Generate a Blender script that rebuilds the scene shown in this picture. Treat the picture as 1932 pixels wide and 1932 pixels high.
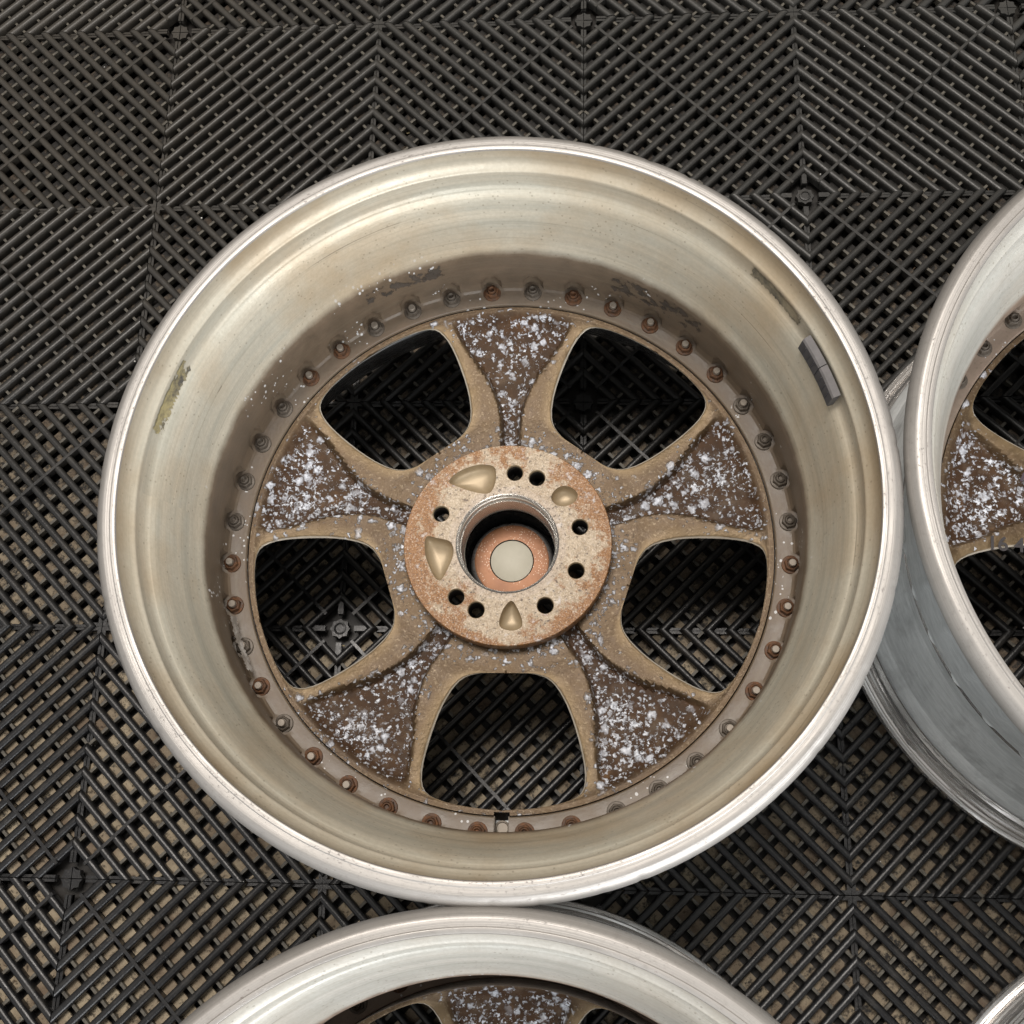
import bpy, math, random
from mathutils import Vector, Matrix
from mathutils.geometry import delaunay_2d_cdt
random.seed(7)
PI = math.pi
scn = bpy.context.scene
for o in list(bpy.data.objects): bpy.data.objects.remove(o)
COL = scn.collection

# ------------------------------------------------------------------ camera
cd = bpy.data.cameras.new('camera'); cam = bpy.data.objects.new('camera', cd); COL.objects.link(cam)
cd.sensor_width = 36; cd.lens = 2142.2/1932*36; cd.clip_start = .02; cd.clip_end = 50
Rm = Matrix(((0.99772844, 0.00087889, 0.06735861), (0.01928474, 0.95433942, -0.29810127), (-0.06454497, 0.29872311, 0.95215464)))
cam.matrix_world = Matrix.Translation((0.40447, -0.78444, 0.90451)) @ Rm.to_4x4()
scn.camera = cam
# ------------------------------------------------------------------ world: dim warm workshop air, brighter at the open door side
W = bpy.data.worlds.new('World'); scn.world = W; W.use_nodes = True
wn, wl = W.node_tree.nodes, W.node_tree.links
bg = wn['Background']; bg.inputs['Strength'].default_value = 0.42
tc = wn.new('ShaderNodeTexCoord'); sx = wn.new('ShaderNodeSeparateXYZ'); wl.new(tc.outputs['Generated'], sx.inputs[0])
rp = wn.new('ShaderNodeValToRGB'); rp.color_ramp.elements[0].position = 0.0; rp.color_ramp.elements[1].position = 1.0
rp.color_ramp.elements[0].color = (1.25, 1.27, 1.30, 1); rp.color_ramp.elements[1].color = (.46, .41, .35, 1)
e = rp.color_ramp.elements.new(.38); e.color = (.78, .76, .73, 1)
mr = wn.new('ShaderNodeMapRange'); mr.inputs[1].default_value = -1; mr.inputs[2].default_value = 1
wl.new(sx.outputs['Y'], mr.inputs[0]); wl.new(mr.outputs[0], rp.inputs[0]); wl.new(rp.outputs[0], bg.inputs['Color'])
# ------------------------------------------------------------------ lamps
def area(name, loc, target, sx_, sy_, power, col):
    l = bpy.data.lights.new(name, 'AREA'); l.shape = 'RECTANGLE'; l.size = sx_; l.size_y = sy_; l.energy = power; l.color = col
    o = bpy.data.objects.new(name, l); COL.objects.link(o); o.location = loc
    o.rotation_euler = (Vector(target)-Vector(loc)).to_track_quat('-Z', 'Y').to_euler(); return o
area('door_light', (1.9, -3.1, 1.25), (.35, -.6, .1), 3.2, 1.7, 105, (.98, .99, 1.0))
area('ceiling_light', (.15, .15, 2.9), (.4, -.6, .0), 1.5, .7, 50, (1.0, .93, .86))
# ------------------------------------------------------------------ colour management
scn.view_settings.view_transform = 'Standard'; scn.view_settings.look = 'None'
scn.view_settings.exposure = .40; scn.view_settings.gamma = 1; scn.view_settings.use_curve_mapping = False
scn.render.engine = 'CYCLES'

# ------------------------------------------------------------------ node helpers
class N:
    def __init__(s, name):
        s.m = bpy.data.materials.new(name); s.m.use_nodes = True
        s.n, s.l = s.m.node_tree.nodes, s.m.node_tree.links
        s.b = s.n['Principled BSDF']; s.t = s.n.new('ShaderNodeTexCoord'); s.oi = s.n.new('ShaderNodeObjectInfo')
        s.co = s.t.outputs['Object']
        a = s.n.new('ShaderNodeVectorMath'); a.operation = 'MULTIPLY_ADD'
        s.l.new(s.oi.outputs['Random'], a.inputs[0]); a.inputs[1].default_value = (3.1, 4.7, 2.3); s.l.new(s.co, a.inputs[2])
        s.rco = a.outputs[0]
    def set(s, k, v):
        i = s.b.inputs[k]
        if hasattr(v, 'default_value') or isinstance(v, bpy.types.NodeSocket): s.l.new(v, i)
        elif isinstance(v, tuple): i.default_value = (*v, 1) if len(v) == 3 else v
        else: i.default_value = v
    def noise(s, scale, detail=4, rough=.55, vec=None, dist=0):
        x = s.n.new('ShaderNodeTexNoise'); x.inputs['Scale'].default_value = scale; x.inputs['Detail'].default_value = detail
        x.inputs['Roughness'].default_value = rough; x.inputs['Distortion'].default_value = dist
        s.l.new(vec or s.rco, x.inputs['Vector']); return x.outputs['Fac']
    def vor(s, scale, vec=None, out='Distance', rnd=1):
        x = s.n.new('ShaderNodeTexVoronoi'); x.inputs['Scale'].default_value = scale; x.inputs['Randomness'].default_value = rnd
        s.l.new(vec or s.rco, x.inputs['Vector']); return x.outputs[out]
    def scale(s, v, vec=None):
        x = s.n.new('ShaderNodeVectorMath'); x.operation = 'MULTIPLY'; s.l.new(vec or s.rco, x.inputs[0]); x.inputs[1].default_value = v; return x.outputs[0]
    def ramp(s, fac, *st, interp='LINEAR'):
        x = s.n.new('ShaderNodeValToRGB'); cr = x.color_ramp; cr.interpolation = interp
        while len(cr.elements) < len(st): cr.elements.new(.5)
        for e_, (p, c) in zip(cr.elements, st):
            e_.position = p; e_.color = (*c, 1) if isinstance(c, tuple) else (c, c, c, 1)
        s.l.new(fac, x.inputs[0]); return x.outputs[0]
    def mr(s, v, a, b, c=0, d=1):
        x = s.n.new('ShaderNodeMapRange'); x.clamp = True; s.l.new(v, x.inputs[0])
        for i, q in zip((1, 2, 3, 4), (a, b, c, d)): x.inputs[i].default_value = q
        return x.outputs[0]
    def math(s, op, a, b=0.0, c=0.0):
        x = s.n.new('ShaderNodeMath'); x.operation = op
        for i, q in enumerate((a, b, c)):
            if isinstance(q, (int, float)): x.inputs[i].default_value = q
            else: s.l.new(q, x.inputs[i])
        return x.outputs[0]
    def mix(s, f, a, b):
        x = s.n.new('ShaderNodeMix'); x.data_type = 'RGBA'
        for i, q in ((0, f), (6, a), (7, b)):
            if isinstance(q, tuple): x.inputs[i].default_value = (*q, 1)
            elif isinstance(q, (int, float)): x.inputs[i].default_value = q
            else: s.l.new(q, x.inputs[i])
        return x.outputs[2]
    def sep(s, vec=None):
        x = s.n.new('ShaderNodeSeparateXYZ'); s.l.new(vec or s.co, x.inputs[0]); return x.outputs
    def bump(s, h, strength, dist):
        x = s.n.new('ShaderNodeBump'); x.inputs['Strength'].default_value = strength; x.inputs['Distance'].default_value = dist
        s.l.new(h, x.inputs['Height']); s.l.new(x.outputs[0], s.b.inputs['Normal'])
    def attr(s, name):
        x = s.n.new('ShaderNodeAttribute'); x.attribute_name = name; return x.outputs['Fac']
    def polar(s):
        """radius and (angle*radius-ish, z) coordinates of the wheel"""
        o = s.sep(); r = s.math('SQRT', s.math('ADD', s.math('MULTIPLY', o[0], o[0]), s.math('MULTIPLY', o[1], o[1])))
        return r, s.math('ARCTAN2', o[1], o[0]), o[2]

# ------------------------------------------------------------------ materials
def mat_barrel(name, cream, grey, stain, dust, stainamt):
    s = N(name); r, th, z = s.polar()
    n1 = s.noise(9, 5); n2 = s.noise(60, 6, .65); n3 = s.noise(420, 3)
    # streaks running round the barrel
    cx = s.n.new('ShaderNodeCombineXYZ'); s.l.new(s.math('MULTIPLY', th, .5), cx.inputs[0]); s.l.new(s.math('MULTIPLY', z, 60), cx.inputs[1]); s.l.new(s.math('MULTIPLY', r, 40), cx.inputs[2])
    st = s.noise(2.2, 5, .6, cx.outputs[0])
    base = s.mix(s.mr(st, .35, .65), cream, grey)
    base = s.mix(s.math('MULTIPLY', s.mr(n1, .46, .68), stainamt), base, stain)
    # staining just under the flange edge
    fl = s.math('MULTIPLY', s.mr(z, .2500, .2650), s.mr(n1, .35, .6, .25, .8))
    base = s.mix(s.math('MULTIPLY', fl, stainamt), base, tuple(c*.72 for c in stain))
    # brake dust film low in the barrel
    dl = s.mr(s.math('ADD', z, s.math('MULTIPLY', s.math('SUBTRACT', n2, .5), .006)), .192, .186)
    base = s.mix(s.math('MULTIPLY', dl, .93), base, s.mix(s.mr(n2, .35, .7), dust, tuple(c*1.6 for c in dust)))
    lath = s.noise(3.0, 3, .5, s.scale((1, 1, 1), None)) if False else st
    cy3 = s.n.new('ShaderNodeCombineXYZ'); s.l.new(s.math('MULTIPLY', th, .8), cy3.inputs[0]); s.l.new(s.math('MULTIPLY', z, 420), cy3.inputs[1]); s.l.new(s.math('MULTIPLY', r, 200), cy3.inputs[2])
    ln = s.noise(1.5, 3, .6, cy3.outputs[0]); base = s.mix(s.mr(ln, .52, .72, 0, .28), base, (.25, .22, .16))
    scr = s.math('MULTIPLY', s.math('GREATER_THAN', ln, .70), s.math('GREATER_THAN', n1, .52)); base = s.mix(s.math('MULTIPLY', scr, .5), base, (.13, .11, .09))
    # dark pits and specks
    sp = s.math('MULTIPLY', s.math('LESS_THAN', s.vor(240), .17), s.math('GREATER_THAN', s.noise(38, 2), .50))
    base = s.mix(s.math('MULTIPLY', sp, .38), base, (.16, .13, .09))
    base = s.mix(s.mr(n3, .35, .75, 0, .16), base, (.2, .17, .11))
    # white flecks in the dusty band
    wf = s.math('MULTIPLY', s.math('LESS_THAN', s.vor(260, s.scale((1, 1, .6))), s.mr(s.noise(150, 2), .35, .65, .05, .30)), s.math('GREATER_THAN', s.noise(20, 3, .6), .56))
    base = s.mix(s.math('MULTIPLY', wf, s.mr(z, .200, .186)), base, (.62, .62, .62))
    s.set('Base Color', base)
    s.set('Metallic', s.math('MULTIPLY', s.math('SUBTRACT', 1, dl), .22)); s.set('Roughness', s.mr(n2, .3, .7, .36, .52))
    s.bump(s.math('ADD', n3, s.math('MULTIPLY', n2, 1.5)), .25, .0006)
    return s.m
M = {}
M['barrel_cream'] = mat_barrel('aged_cream_alloy', (.60, .555, .455), (.47, .455, .385), (.45, .335, .205), (.105, .073, .049), .75)
M['barrel_silver'] = mat_barrel('aged_silver_alloy', (.60, .585, .54), (.49, .49, .45), (.54, .46, .36), (.20, .145, .11), .40)

def mat_flange():
    s = N('bare_flange_alloy'); r, th, z = s.polar()
    cx = s.n.new('ShaderNodeCombineXYZ'); s.l.new(s.math('MULTIPLY', th, .35), cx.inputs[0]); s.l.new(s.math('MULTIPLY', r, 900), cx.inputs[1]); s.l.new(s.math('MULTIPLY', z, 500), cx.inputs[2])
    st = s.noise(1.6, 4, .6, cx.outputs[0]); n = s.noise(24, 5); g = s.noise(330, 5, .7)
    c = s.mix(s.mr(st, .3, .7), (.44, .42, .395), (.355, .338, .318))
    # mounting scrapes: short dark nicks that come in clusters
    cx2 = s.n.new('ShaderNodeCombineXYZ'); s.l.new(s.math('MULTIPLY', th, 55), cx2.inputs[0]); s.l.new(s.math('MULTIPLY', r, 420), cx2.inputs[1]); s.l.new(s.math('MULTIPLY', z, 220), cx2.inputs[2])
    nick = s.math('MULTIPLY', s.mr(s.noise(1.7, 5, .75, cx2.outputs[0]), .60, .66), s.mr(n, .50, .60))
    c = s.mix(s.math('MULTIPLY', nick, .8), c, (.25, .21, .19)); c = s.mix(s.mr(g, .54, .72, 0, .35), c, (.24, .22, .20))
    s.set('Base Color', c); s.set('Metallic', .50); s.set('Roughness', s.math('ADD', s.mr(st, .3, .7, .28, .40), s.mr(n, .35, .65, 0, .16)))
    s.bump(s.math('SUBTRACT', s.math('MULTIPLY', st, .6), s.math('MULTIPLY', nick, 2)), .35, .0005); return s.m
M['flange'] = mat_flange()

def mat_outer():
    s = N('brushed_outer_alloy'); r, th, z = s.polar()
    cx = s.n.new('ShaderNodeCombineXYZ'); s.l.new(s.math('MULTIPLY', th, 5), cx.inputs[0]); s.l.new(s.math('MULTIPLY', z, 140), cx.inputs[1]); s.l.new(s.math('MULTIPLY', r, 30), cx.inputs[2])
    st = s.noise(2.5, 5, .7, cx.outputs[0]); n = s.noise(30, 6, .65)
    c = s.mix(s.mr(st, .3, .7), (.80, .82, .82), (.56, .58, .58)); c = s.mix(s.mr(n, .52, .74, 0, .5), c, (.14, .14, .14))
    s.set('Base Color', c); s.set('Metallic', .12); s.set('Roughness', s.mr(st, .3, .7, .35, .5)); s.bump(st, .3, .0006); return s.m
M['outer'] = mat_outer()
def mat_lip():
    s = N('polished_lip'); r, th, z = s.polar()
    cx = s.n.new('ShaderNodeCombineXYZ'); s.l.new(s.math('MULTIPLY', th, 4), cx.inputs[0]); s.l.new(s.math('MULTIPLY', z, 420), cx.inputs[1]); s.l.new(s.math('MULTIPLY', r, 260), cx.inputs[2])
    n = s.noise(1.6, 6, .72, cx.outputs[0]); lo = s.noise(14, 3)
    chip = s.math('MULTIPLY', s.mr(n, .56, .60), s.mr(lo, .38, .55))
    c = s.mix(s.math('MULTIPLY', chip, .9), (.70, .68, .66), (.07, .055, .05))
    s.set('Base Color', c); s.set('Metallic', s.mr(chip, 0, 1, .80, .2)); s.set('Roughness', s.mr(n, .3, .7, .12, .35)); s.bump(s.math('MULTIPLY', chip, -1), .6, .0006); return s.m
M['lip'] = mat_lip()

def mat_centre():
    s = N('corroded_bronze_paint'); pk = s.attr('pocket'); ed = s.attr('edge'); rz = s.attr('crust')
    n1 = s.noise(14, 5); n2 = s.noise(90, 6, .7); n3 = s.noise(500, 3)
    c = s.mix(s.mr(n2, .3, .72), (.070, .044, .022), (.155, .102, .053))
    c = s.mix(s.mr(n1, .45, .7, 0, .5), c, (.075, .050, .030))
    c = s.mix(s.math('MULTIPLY', s.mr(s.noise(55, 5, .7), .50, .66), .45), c, (.085, .052, .027)); c = s.mix(s.mr(n3, .56, .70, 0, .35), c, (.42, .34, .23))
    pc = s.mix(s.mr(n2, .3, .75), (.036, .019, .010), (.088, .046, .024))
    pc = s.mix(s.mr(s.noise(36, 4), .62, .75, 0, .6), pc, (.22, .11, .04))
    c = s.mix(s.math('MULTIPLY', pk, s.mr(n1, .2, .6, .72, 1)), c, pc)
    c = s.mix(s.math('MULTIPLY', s.mr(ed, 0, .28), s.mr(n2, .3, .6, .45, 1)), c, (.250, .180, .098))
    c = s.mix(s.mr(ed, .32, .8), c, (.76, .70, .60))      # paint worn through on the window edges
    # blooms of white aluminium oxide, ragged, in clusters
    w = s.n.new('ShaderNodeVectorMath'); w.operation = 'MULTIPLY_ADD'
    tn = s.n.new('ShaderNodeTexNoise'); tn.inputs['Scale'].default_value = 260; tn.inputs['Detail'].default_value = 4; s.l.new(s.rco, tn.inputs['Vector'])
    s.l.new(tn.outputs['Color'], w.inputs[0]); w.inputs[1].default_value = (.008,)*3; s.l.new(s.rco, w.inputs[2])
    def bloom(scale, amt, size):
        v = s.n.new('ShaderNodeTexVoronoi'); v.inputs['Scale'].default_value = scale; s.l.new(w.outputs[0], v.inputs['Vector'])
        rnd = s.sep(v.outputs['Color'])[0]
        on = s.mr(s.math('SUBTRACT', s.math('ADD', amt, s.math('MULTIPLY', s.math('SUBTRACT', n1, .5), 1.1)), rnd), 0, .12)
        d = s.math('ADD', v.outputs['Distance'], s.math('MULTIPLY', s.math('SUBTRACT', tn.outputs['Fac'], .5), .55))
        return s.math('MULTIPLY', s.mr(d, size, size*.55), on)
    b1 = bloom(120, s.math('MULTIPLY', rz, .50), .44)
    b2 = bloom(300, s.math('MULTIPLY', rz, .60), .46)
    clu = s.noise(26, 3, .6); fb = s.noise(250, 8, .76)
    # ragged flakes whose density follows clusters and the crust map
    thr = s.math('SUBTRACT', .742, s.math('ADD', s.math('MULTIPLY', rz, .170), s.math('MULTIPLY', s.math('SUBTRACT', clu, .5), .34)))
    b3 = s.mr(s.math('SUBTRACT', fb, thr), 0, .020)
    b = s.math('MAXIMUM', s.math('MAXIMUM', b1, s.math('MULTIPLY', b2, .9)), b3)
    b = s.math('MULTIPLY', b, s.mr(tn.outputs['Fac'], .3, .55, .45, 1))
    c = s.mix(s.math('MULTIPLY', s.mr(s.noise(70, 5, .7), .5, .7), s.math('MULTIPLY', rz, .20)), c, (.36, .29, .22))
    c = s.mix(b, c, s.mix(s.mr(n3, .3, .7), (.55, .59, .68), (.88, .92, 1.0)))
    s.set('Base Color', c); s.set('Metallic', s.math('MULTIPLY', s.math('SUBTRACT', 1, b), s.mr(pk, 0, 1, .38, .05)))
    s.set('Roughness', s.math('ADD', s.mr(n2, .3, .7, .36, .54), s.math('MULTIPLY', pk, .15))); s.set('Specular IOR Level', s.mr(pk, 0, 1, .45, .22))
    s.bump(s.math('ADD', s.math('MULTIPLY', b, 2.0), s.math('ADD', s.math('MULTIPLY', n2, .9), s.math('MULTIPLY', n3, .3))), .6, .0012); return s.m
M['centre'] = mat_centre()

def mat_pad():
    s = N('rusted_mounting_face'); r, th, z = s.polar(); n1 = s.noise(19, 6, .68); n2 = s.noise(150, 6, .75); n3 = s.noise(420, 4, .7)
    c = s.mix(s.mr(n2, .32, .68), (.33, .25, .165), (.64, .54, .41))
    edge = s.mr(r, .040, .072, -.06, .065)
    rust = s.mr(s.math('ADD', s.math('ADD', s.math('MULTIPLY', n1, .66), s.math('MULTIPLY', n2, .34)), edge), .485, .535)
    c = s.mix(s.math('MULTIPLY', rust, .92), c, s.mix(s.mr(n3, .35, .65), (.15, .056, .012), (.42, .190, .048)))
    cr_ = s.n.new('ShaderNodeCombineXYZ'); s.l.new(s.math('MULTIPLY', r, 1400), cr_.inputs[0]); s.l.new(s.math('MULTIPLY', th, .6), cr_.inputs[1])
    tr = s.noise(1.0, 2, .5, cr_.outputs[0]); c = s.mix(s.mr(tr, .55, .7, 0, .30), c, (.16, .10, .06))
    c = s.mix(s.math('MULTIPLY', s.math('MULTIPLY', s.mr(r, .0425, .0415), s.mr(n2, .35, .6, .2, .8)), .7), c, (.50, .42, .36))
    pit = s.mr(n3, .575, .64); c = s.mix(s.math('MULTIPLY', pit, .8), c, (.055, .035, .025)); n4 = s.noise(900, 3, .7); c = s.mix(s.mr(n4, .5, .7, 0, .42), c, (.12, .075, .05)); c = s.mix(s.mr(n4, .46, .33, 0, .45), c, (.88, .80, .70))
    wh = s.math('MULTIPLY', s.mr(s.math('ADD', s.math('MULTIPLY', n2, .6), s.math('MULTIPLY', s.noise(33, 4, .6), .4)), .57, .64), s.mr(r, .045, .068, .7, 1))
    c = s.mix(s.math('MULTIPLY', wh, .85), c, (.70, .68, .68))
    s.set('Base Color', c); s.set('Metallic', s.mr(n3, .35, .6, .25, .02)); s.set('Roughness', s.mr(n2, .3, .7, .30, .6))
    s.bump(s.math('ADD', n2, n3), .6, .0008); return s.m
M['pad'] = mat_pad()

def mat_simple(name, a, b, scale=120, metal=0., rough=(.4, .6), bump=.2, detail=5):
    s = N(name); n = s.noise(scale, detail, .65); s.set('Base Color', s.mix(s.mr(n, .32, .68), a, b)); s.set('Metallic', metal)
    s.set('Roughness', s.mr(n, .3, .7, *rough)); s.bump(n, bump, .0005); return s.m
M['bronze'] = mat_simple('clean_bronze_paint', (.36, .28, .18), (.44, .355, .235), 60, .3, (.38, .48), .12)
M['bore'] = mat_simple('machined_bore', (.88, .87, .85), (.74, .72, .69), 200, .85, (.14, .24), .1)
M['cap_black'] = mat_simple('gloss_black_cap', (.012, .012, .013), (.02, .02, .02), 60, 0, (.05, .12), .02)
M['cap_chrome'] = mat_simple('dusty_cap_shoulder', (.42, .40, .38), (.60, .58, .56), 300, .7, (.2, .45), .2)
def mat_orange():
    s = N('copper_coloured_cap_back'); n = s.noise(60, 4); g = s.math('LESS_THAN', s.vor(620), .24); g2 = s.math('GREATER_THAN', s.noise(70, 3), .46)
    c = s.mix(s.mr(n, .3, .7), (.26, .105, .042), (.36, .155, .065)); c = s.mix(s.math('MULTIPLY', s.math('MULTIPLY', g, g2), .8), c, (.80, .62, .48))
    s.set('Base Color', c); s.set('Roughness', .45); s.set('Metallic', .2); s.bump(g, .3, .0004); return s.m
M['orange'] = mat_orange()
M['cap_disc'] = mat_simple('beige_adhesive_disc', (.52, .49, .39), (.60, .57, .47), 50, 0, (.45, .6), .05)
M['nut_grey'] = mat_simple('dusty_steel_nut', (.10, .083, .066), (.17, .145, .12), 400, .3, (.4, .6), .4)
M['nut_rust'] = mat_simple('rusty_steel_nut', (.055, .034, .023), (.19, .085, .036), 260, .05, (.5, .8), .6)
M['stud'] = mat_simple('worn_stud_end', (.26, .22, .18), (.36, .32, .27), 300, .3, (.4, .6), .2)
M['weight'] = mat_simple('grey_coated_weight', (.060, .060, .065), (.088, .088, .094), 90, .1, (.4, .5), .1)
M['weight_edge'] = mat_simple('grey_weight_foam', (.12, .115, .115), (.17, .16, .16), 200, 0, (.6, .8), .2)
M['dark_hole'] = mat_simple('near_black_metal', (.02, .017, .015), (.04, .033, .027), 100, 0, (.6, .8), .2)  # near-black walls of the spoke windows and deep lug holes
M['rubber'] = mat_simple('valve_rubber', (.02, .02, .02), (.035, .034, .033), 100, 0, (.5, .7), .1)
def mat_tape(name, a, b, thr):
    s = N(name); n = s.noise(70, 6, .7); n2 = s.noise(300, 4)
    s.set('Base Color', s.mix(s.mr(n, .4, .6), a, b)); s.set('Roughness', .6)
    al = s.mr(s.noise(110, 6, .7), thr, thr+.03); s.set('Alpha', al); s.bump(n2, .4, .0006); return s.m
M['tape_dark'] = mat_tape('torn_tape_residue', (.07, .066, .052), (.26, .22, .15), .40)
M['tape_ochre'] = mat_tape('ochre_glue_residue', (.075, .07, .062), (.34, .29, .15), .42)
M['glue'] = mat_tape('black_glue_residue', (.070, .058, .048), (.095, .078, .064), .51)
M['sealant'] = mat_tape('grey_sealant', (.30, .27, .24), (.80, .78, .75), .30)
M['ink'] = mat_simple('dark_stamped_ink', (.022, .018, .022), (.04, .035, .038), 200, 0, (.5, .6), .1)
M['ink_purple'] = mat_simple('purple_ink', (.040, .024, .042), (.055, .036, .055), 200, 0, (.5, .6), .1)

def mat_mat():
    s = N('black_ribbed_plastic'); g = s.n.new('ShaderNodeNewGeometry'); P = g.outputs['Position']
    n = s.noise(7, 5, .6, P); n2 = s.noise(260, 5, .7, P); n3 = s.noise(45, 4, .7, P)
    o = s.sep(P)
    # the far (upper) part of the floor is lighter, greyer and rougher
    far = s.mr(s.math('ADD', o[1], s.math('MULTIPLY', n, .25)), -.55, .12)
    c = s.mix(s.math('MULTIPLY', far, .9), (.012, .012, .013), (.046, .045, .041))
    left = s.math('MULTIPLY', s.mr(o[0], .30, -.02), s.mr(o[1], -.5, -.15))
    c = s.mix(s.math('MULTIPLY', left, s.mr(n3, .3, .6, .3, .8)), c, (.052, .044, .034))
    c = s.mix(s.mr(n3, .54, .75, 0, .35), c, (.080, .070, .056))
    c = s.mix(s.mr(n2, .64, .74, 0, .5), c, (.17, .155, .13))
    s.set('Base Color', c); s.set('Roughness', s.math('ADD', s.mr(n3, .3, .7, .24, .44), s.math('MULTIPLY', far, .10))); s.set('Specular IOR Level', .55)
    s.bump(s.math('ADD', n2, s.math('MULTIPLY', n3, .8)), .35, .0007); return s.m
M['mat'] = mat_mat()
def mat_ledge():
    s = N('silt_on_plastic'); g = s.n.new('ShaderNodeNewGeometry'); P = g.outputs['Position']; o = s.sep(P)
    n = s.noise(9, 5, .6, P); n2 = s.noise(110, 6, .75, P); n3 = s.noise(500, 3, .6, P); n4 = s.noise(30, 4, .6, P)
    near = s.math('MULTIPLY', s.mr(s.math('ADD', o[1], s.math('MULTIPLY', n, .35)), -.05, -.55), s.mr(s.math('ADD', o[0], s.math('MULTIPLY', n, .3)), 1.15, .40, .35, 1))
    amt = s.math('ADD', s.math('MULTIPLY', near, .15), .465)
    k = s.mr(s.math('SUBTRACT', amt, s.math('ADD', s.math('MULTIPLY', n2, .7), s.math('MULTIPLY', n4, .3))), -.02, .06)
    silt = s.mix(s.mr(n4, .35, .65), (.19, .14, .095), (.46, .385, .27)); silt = s.mix(s.mr(near, 0, 1, .88, 0), silt, (.060, .043, .030))
    silt = s.mix(s.mr(s.noise(190, 4, .7, P), .55, .64, 0, .8), silt, (.04, .028, .018))
    c = s.mix(k, (.020, .018, .016), silt)
    s.set('Base Color', c); s.set('Roughness', .75); s.bump(s.math('ADD', n2, n3), .6, .0012); return s.m
M['ledge'] = mat_ledge()
def mat_ground():
    s = N('dark_concrete'); n = s.noise(30, 6); s.set('Base Color', s.mix(n, (.008, .007, .006), (.03, .025, .02))); s.set('Roughness', .5); return s.m  # near-black mottled tone, seen through the tile holes
M['ground'] = mat_ground()
M['bark'] = mat_simple('brown_debris', (.07, .045, .028), (.17, .11, .065), 300, 0, (.6, .8), .3)
M['leaf'] = mat_simple('pale_leaf_debris', (.30, .24, .12), (.40, .34, .20), 300, 0, (.6, .8), .3)
M['nub'] = mat_simple('dusty_plastic_web', (.055, .050, .042), (.17, .155, .125), 300, 0, (.45, .7), .4)
M['grit'] = mat_simple('white_grit', (.45, .44, .42), (.65, .64, .62), 300, 0, (.6, .8), .3)

# ------------------------------------------------------------------ mesh helpers
class MB:
    def __init__(s): s.v = []; s.f = []; s.mi = []
    def add(s, vs, fs, mi=0):
        b = len(s.v); s.v += [tuple(p) for p in vs]
        for f in fs: s.f.append(tuple(b+i for i in f)); s.mi.append(mi)
    def box(s, c, ax, ay, az, mi=0):
        """box from centre and three half-axis vectors"""
        c, ax, ay, az = map(Vector, (c, ax, ay, az)); vs = []
        for k in (-1, 1):
            for j in (-1, 1):
                for i in (-1, 1): vs.append(c+ax*i+ay*j+az*k)
        s.add(vs, [(0, 2, 3, 1), (4, 5, 7, 6), (0, 1, 5, 4), (2, 6, 7, 3), (0, 4, 6, 2), (1, 3, 7, 5)], mi)
    def prism(s, poly, z0, z1, mi=0, cap0=True, cap1=True):
        n = len(poly); vs = [(x, y, z0) for x, y in poly]+[(x, y, z1) for x, y in poly]
        fs = [(i, (i+1) % n, n+(i+1) % n, n+i) for i in range(n)]
        if cap1: fs.append(tuple(range(n, 2*n)))
        if cap0: fs.append(tuple(range(n-1, -1, -1)))
        s.add(vs, fs, mi)
    def revolve(s, prof, nseg, mi=0, rmod=None, skip=None, closed=False):
        """prof: (r, z) or (r, z, mi); faces between successive rings"""
        b = len(s.v)
        for p in prof:
            for j in range(nseg):
                a = 2*PI*j/nseg; r, z = p[0], p[1]
                if rmod: r, z = rmod(r, z, a)
                s.v.append((r*math.cos(a), r*math.sin(a), z))
        m = len(prof)
        for i in range(m if closed else m-1):
            k = (i+1) % m; mm = prof[k][2] if len(prof[k]) > 2 else mi
            for j in range(nseg):
                if skip and skip(prof[i], prof[k], 2*PI*(j+.5)/nseg): continue
                j2 = (j+1) % nseg
                s.f.append((b+i*nseg+j, b+k*nseg+j, b+k*nseg+j2, b+i*nseg+j2)); s.mi.append(mm)
    def build(s, name, mats, parent=None, smooth=True, ang=38):
        me = bpy.data.meshes.new(name); me.from_pydata(s.v, [], s.f); me.update()
        for m_ in mats if isinstance(mats, (list, tuple)) else [mats]: me.materials.append(m_)
        me.polygons.foreach_set('material_index', s.mi)
        if smooth:
            me.polygons.foreach_set('use_smooth', [True]*len(me.polygons)); me.set_sharp_from_angle(angle=math.radians(ang))
        o = bpy.data.objects.new(name, me); COL.objects.link(o)
        if parent: o.parent = parent
        return o
def sstep(a, b, x):
    t = max(0, min(1, (x-a)/(b-a))); return t*t*(3-2*t)
def interp(tab, x):
    if x <= tab[0][0]: return tab[0][1]
    for (a, p), (b, q) in zip(tab, tab[1:]):
        if x <= b: return p+(q-p)*(x-a)/(b-a)
    return tab[-1][1]
def tag(o, label=None, cat=None, group=None, kind=None):
    for k, v in (('label', label), ('category', cat), ('group', group), ('kind', kind)):
        if v: o[k] = v
def spline(pts, n):
    """Catmull-Rom through (r, z) points, n samples per span"""
    out = []
    for i in range(len(pts)-1):
        p0 = pts[max(i-1, 0)]; p1 = pts[i]; p2 = pts[i+1]; p3 = pts[min(i+2, len(pts)-1)]
        for k in range(n):
            t = k/n
            out.append(tuple(.5*((2*b)+(-a+c)*t+(2*a-5*b+4*c-d)*t*t+(-a+3*b-3*c+d)*t**3) for a, b, c, d in zip(p0, p1, p2, p3)))
    out.append(pts[-1]); return out

# ================================================================== the ground and the floor tiles
g = MB(); g.add([(-3, -4, -.0175), (4, -4, -.0175), (4, 3, -.0175), (-3, 3, -.0175)], [(0, 1, 2, 3)])
go = g.build('ground', M['ground'], smooth=False); tag(go, kind='structure')

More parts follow.
